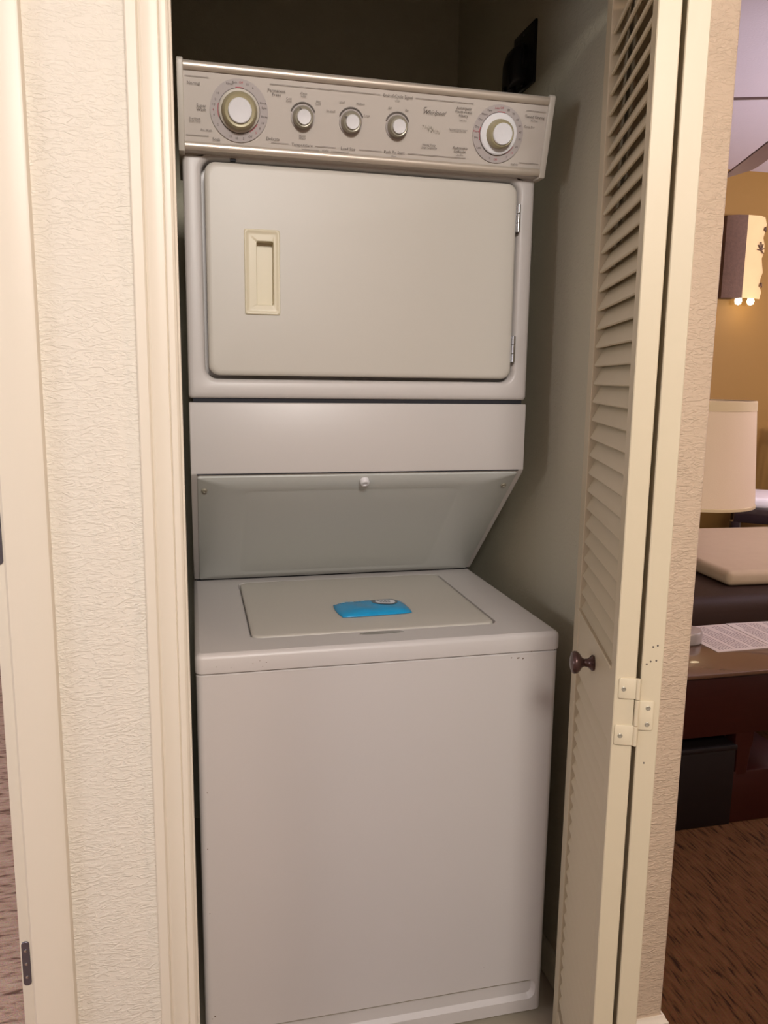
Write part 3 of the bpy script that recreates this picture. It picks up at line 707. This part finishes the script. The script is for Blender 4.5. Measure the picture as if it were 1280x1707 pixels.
ch = empty('dining_chair', (3.15, 2.34, 0)); ch.rotation_euler = (0, 0, math.radians(-38)); tag(ch, 'dark turned-leg chair with white seat pad before the ochre wall', 'chair')
link('seat_pad', B(-.20, .24, -.20, .20, .675, .735, .022, 4), 'cushion', ch)
link('seat_frame', B(-.235, .26, -.22, .22, .595, .677, .008), 'espresso', ch)
for x, y in ((-.225, -.19), (.24, -.19), (-.225, .19), (.24, .19)):
    bm = bmesh.new(); lathe(bm, [(.014, 0), (.018, .05), (.014, .09), (.026, .20), (.032, .30), (.018, .37), (.016, .39), (.030, .42), (.034, .46), (.020, .50), (.017, .515), (.030, .535), (.030, .60)], (x, y, 0), (0, 0, 1), 20)
    link('leg', bm, 'espresso', ch)
for x in (-.03, .24):
    bm = bmesh.new(); tube(bm, [(x, .20, .62), (x, .21, .80), (x+.005, .225, .95), (x+.02, .25, 1.12)], .020, 10); link('back_post', bm, 'espresso', ch)
link('back_rail', B(-.02, .26, .215, .245, 1.06, 1.13, .008), 'espresso', ch)
for k in range(4):
    x = .03+.05*k; bm = bmesh.new(); tube(bm, [(x, .205, .67), (x, .215, .85), (x+.01, .232, 1.07)], .008, 8); link('spindle', bm, 'espresso', ch)

wl = empty('wall_sconce', (3.05, 2.72, 1.775)); tag(wl, 'woven brown and parchment wall sconce with fern print on the ochre wall', 'sconce')
bm = bmesh.new()
import math as _m
outl = [(-.16, 0), (-.155, -.06), (-.11, -.095), (-.055, -.105), (-.055, 0)]
loft(bm, [[(x, y, .03) for x, y in outl], [(x, y, .47) for x, y in outl]]); link('woven_panel', bm, 'sconce_dark', wl)
bm = bmesh.new(); N = 12
edge = [0.085 + 0.008*math.sin(i*1.9) for i in range(N+1)]
loft(bm, [[(-.055, -.105, .03+.44*i/N), (0.03, -.100, .03+.44*i/N), (edge[i], -.07, .03+.44*i/N), (edge[i], -.064, .03+.44*i/N), (0.03, -.094, .03+.44*i/N), (-.055, -.099, .03+.44*i/N)] for i in range(N+1)])
shs = link('parchment_shade', bm, 'sconce_cream', wl)
bm = bmesh.new()
for (cx, cz) in ((.045, .29), (.075, .40), (.078, .10)):
    for k in range(7):
        a = math.radians(-20 + k*33); L_ = .045 if cx < .06 else .018; p = (cx, -.1035 if cx < .06 else -.088, cz); q = (cx+L_*math.cos(a)*.6, p[1]+(.014 if math.cos(a) > 0 else -.002), cz+L_*math.sin(a))
        tube(bm, [p, q], .0035, 5)
link('fern_print', bm, 'sconce_dark', shs)['kind'] = 'stuff'
for x in (-.035, .045):
    bm = bmesh.new(); lathe(bm, [(.010, .055), (.015, .04), (.020, .018), (.015, .002), (.002, -.004)], (x, -.05, 0.0), (0, 0, 1), 18); link('bulb', bm, 'bulb', wl)
link('back_plate', B(-.05, .05, -.02, 0, .05, .30, .004), 'pewter', wl)
pl = bpy.data.lights.new('sconce_light', 'POINT'); pl.energy = 0.5; pl.color = (1, .8, .5); pl.shadow_soft_size = .04
po_ = bpy.data.objects.new('sconce_light', pl); C.objects.link(po_); po_.location = (3.06, 2.60, 1.73)

# ceiling fan: hub to the right of the frame, one blade tip reaching into view
hub = (1.83, 0.72); fz = 2.15
fn = empty('ceiling_fan', (hub[0], hub[1], H)); tag(fn, 'mauve brown ceiling fan blade under the pale living room ceiling', 'ceiling fan')
bm = bmesh.new(); lathe(bm, [(.065, 0), (.060, -.03), (.014, -.045), (.014, fz-H+.07)], (0, 0, 0), (0, 0, 1), 24); link('downrod', bm, 'pewter', fn)
bm = bmesh.new(); lathe(bm, [(.03, fz-H+.10), (.09, fz-H+.085), (.105, fz-H+.04), (.105, fz-H-.01), (.08, fz-H-.04), (.02, fz-H-.05)], (0, 0, 0), (0, 0, 1), 28); link('motor', bm, 'pewter', fn)
a_main = math.atan2(1.558-0.72, 2.126-1.83)
for k in range(4):
    a = a_main + k*2*PI/4
    bm = bmesh.new(); ca, sa = math.cos(a), math.sin(a)
    loops = []
    for s, wv in ((.17, .05), (.20, .056), (.80, .066), (.86, .060), (.875, .045)):
        loops.append([(s*ca - q*sa, s*sa + q*ca, fz-H + q*.30*(-1) + hh) for q, hh in ((-wv, -.003), (wv, -.003), (wv, .003), (-wv, .003))])
    loft(bm, loops); bl = link('blade', bm, 'fan', fn)
    bm = bmesh.new(); tube(bm, [(.06*ca, .06*sa, fz-H+.008), (.18*ca, .18*sa, fz-H+.008)], .010, 8); link('blade_iron', bm, 'pewter', bl)
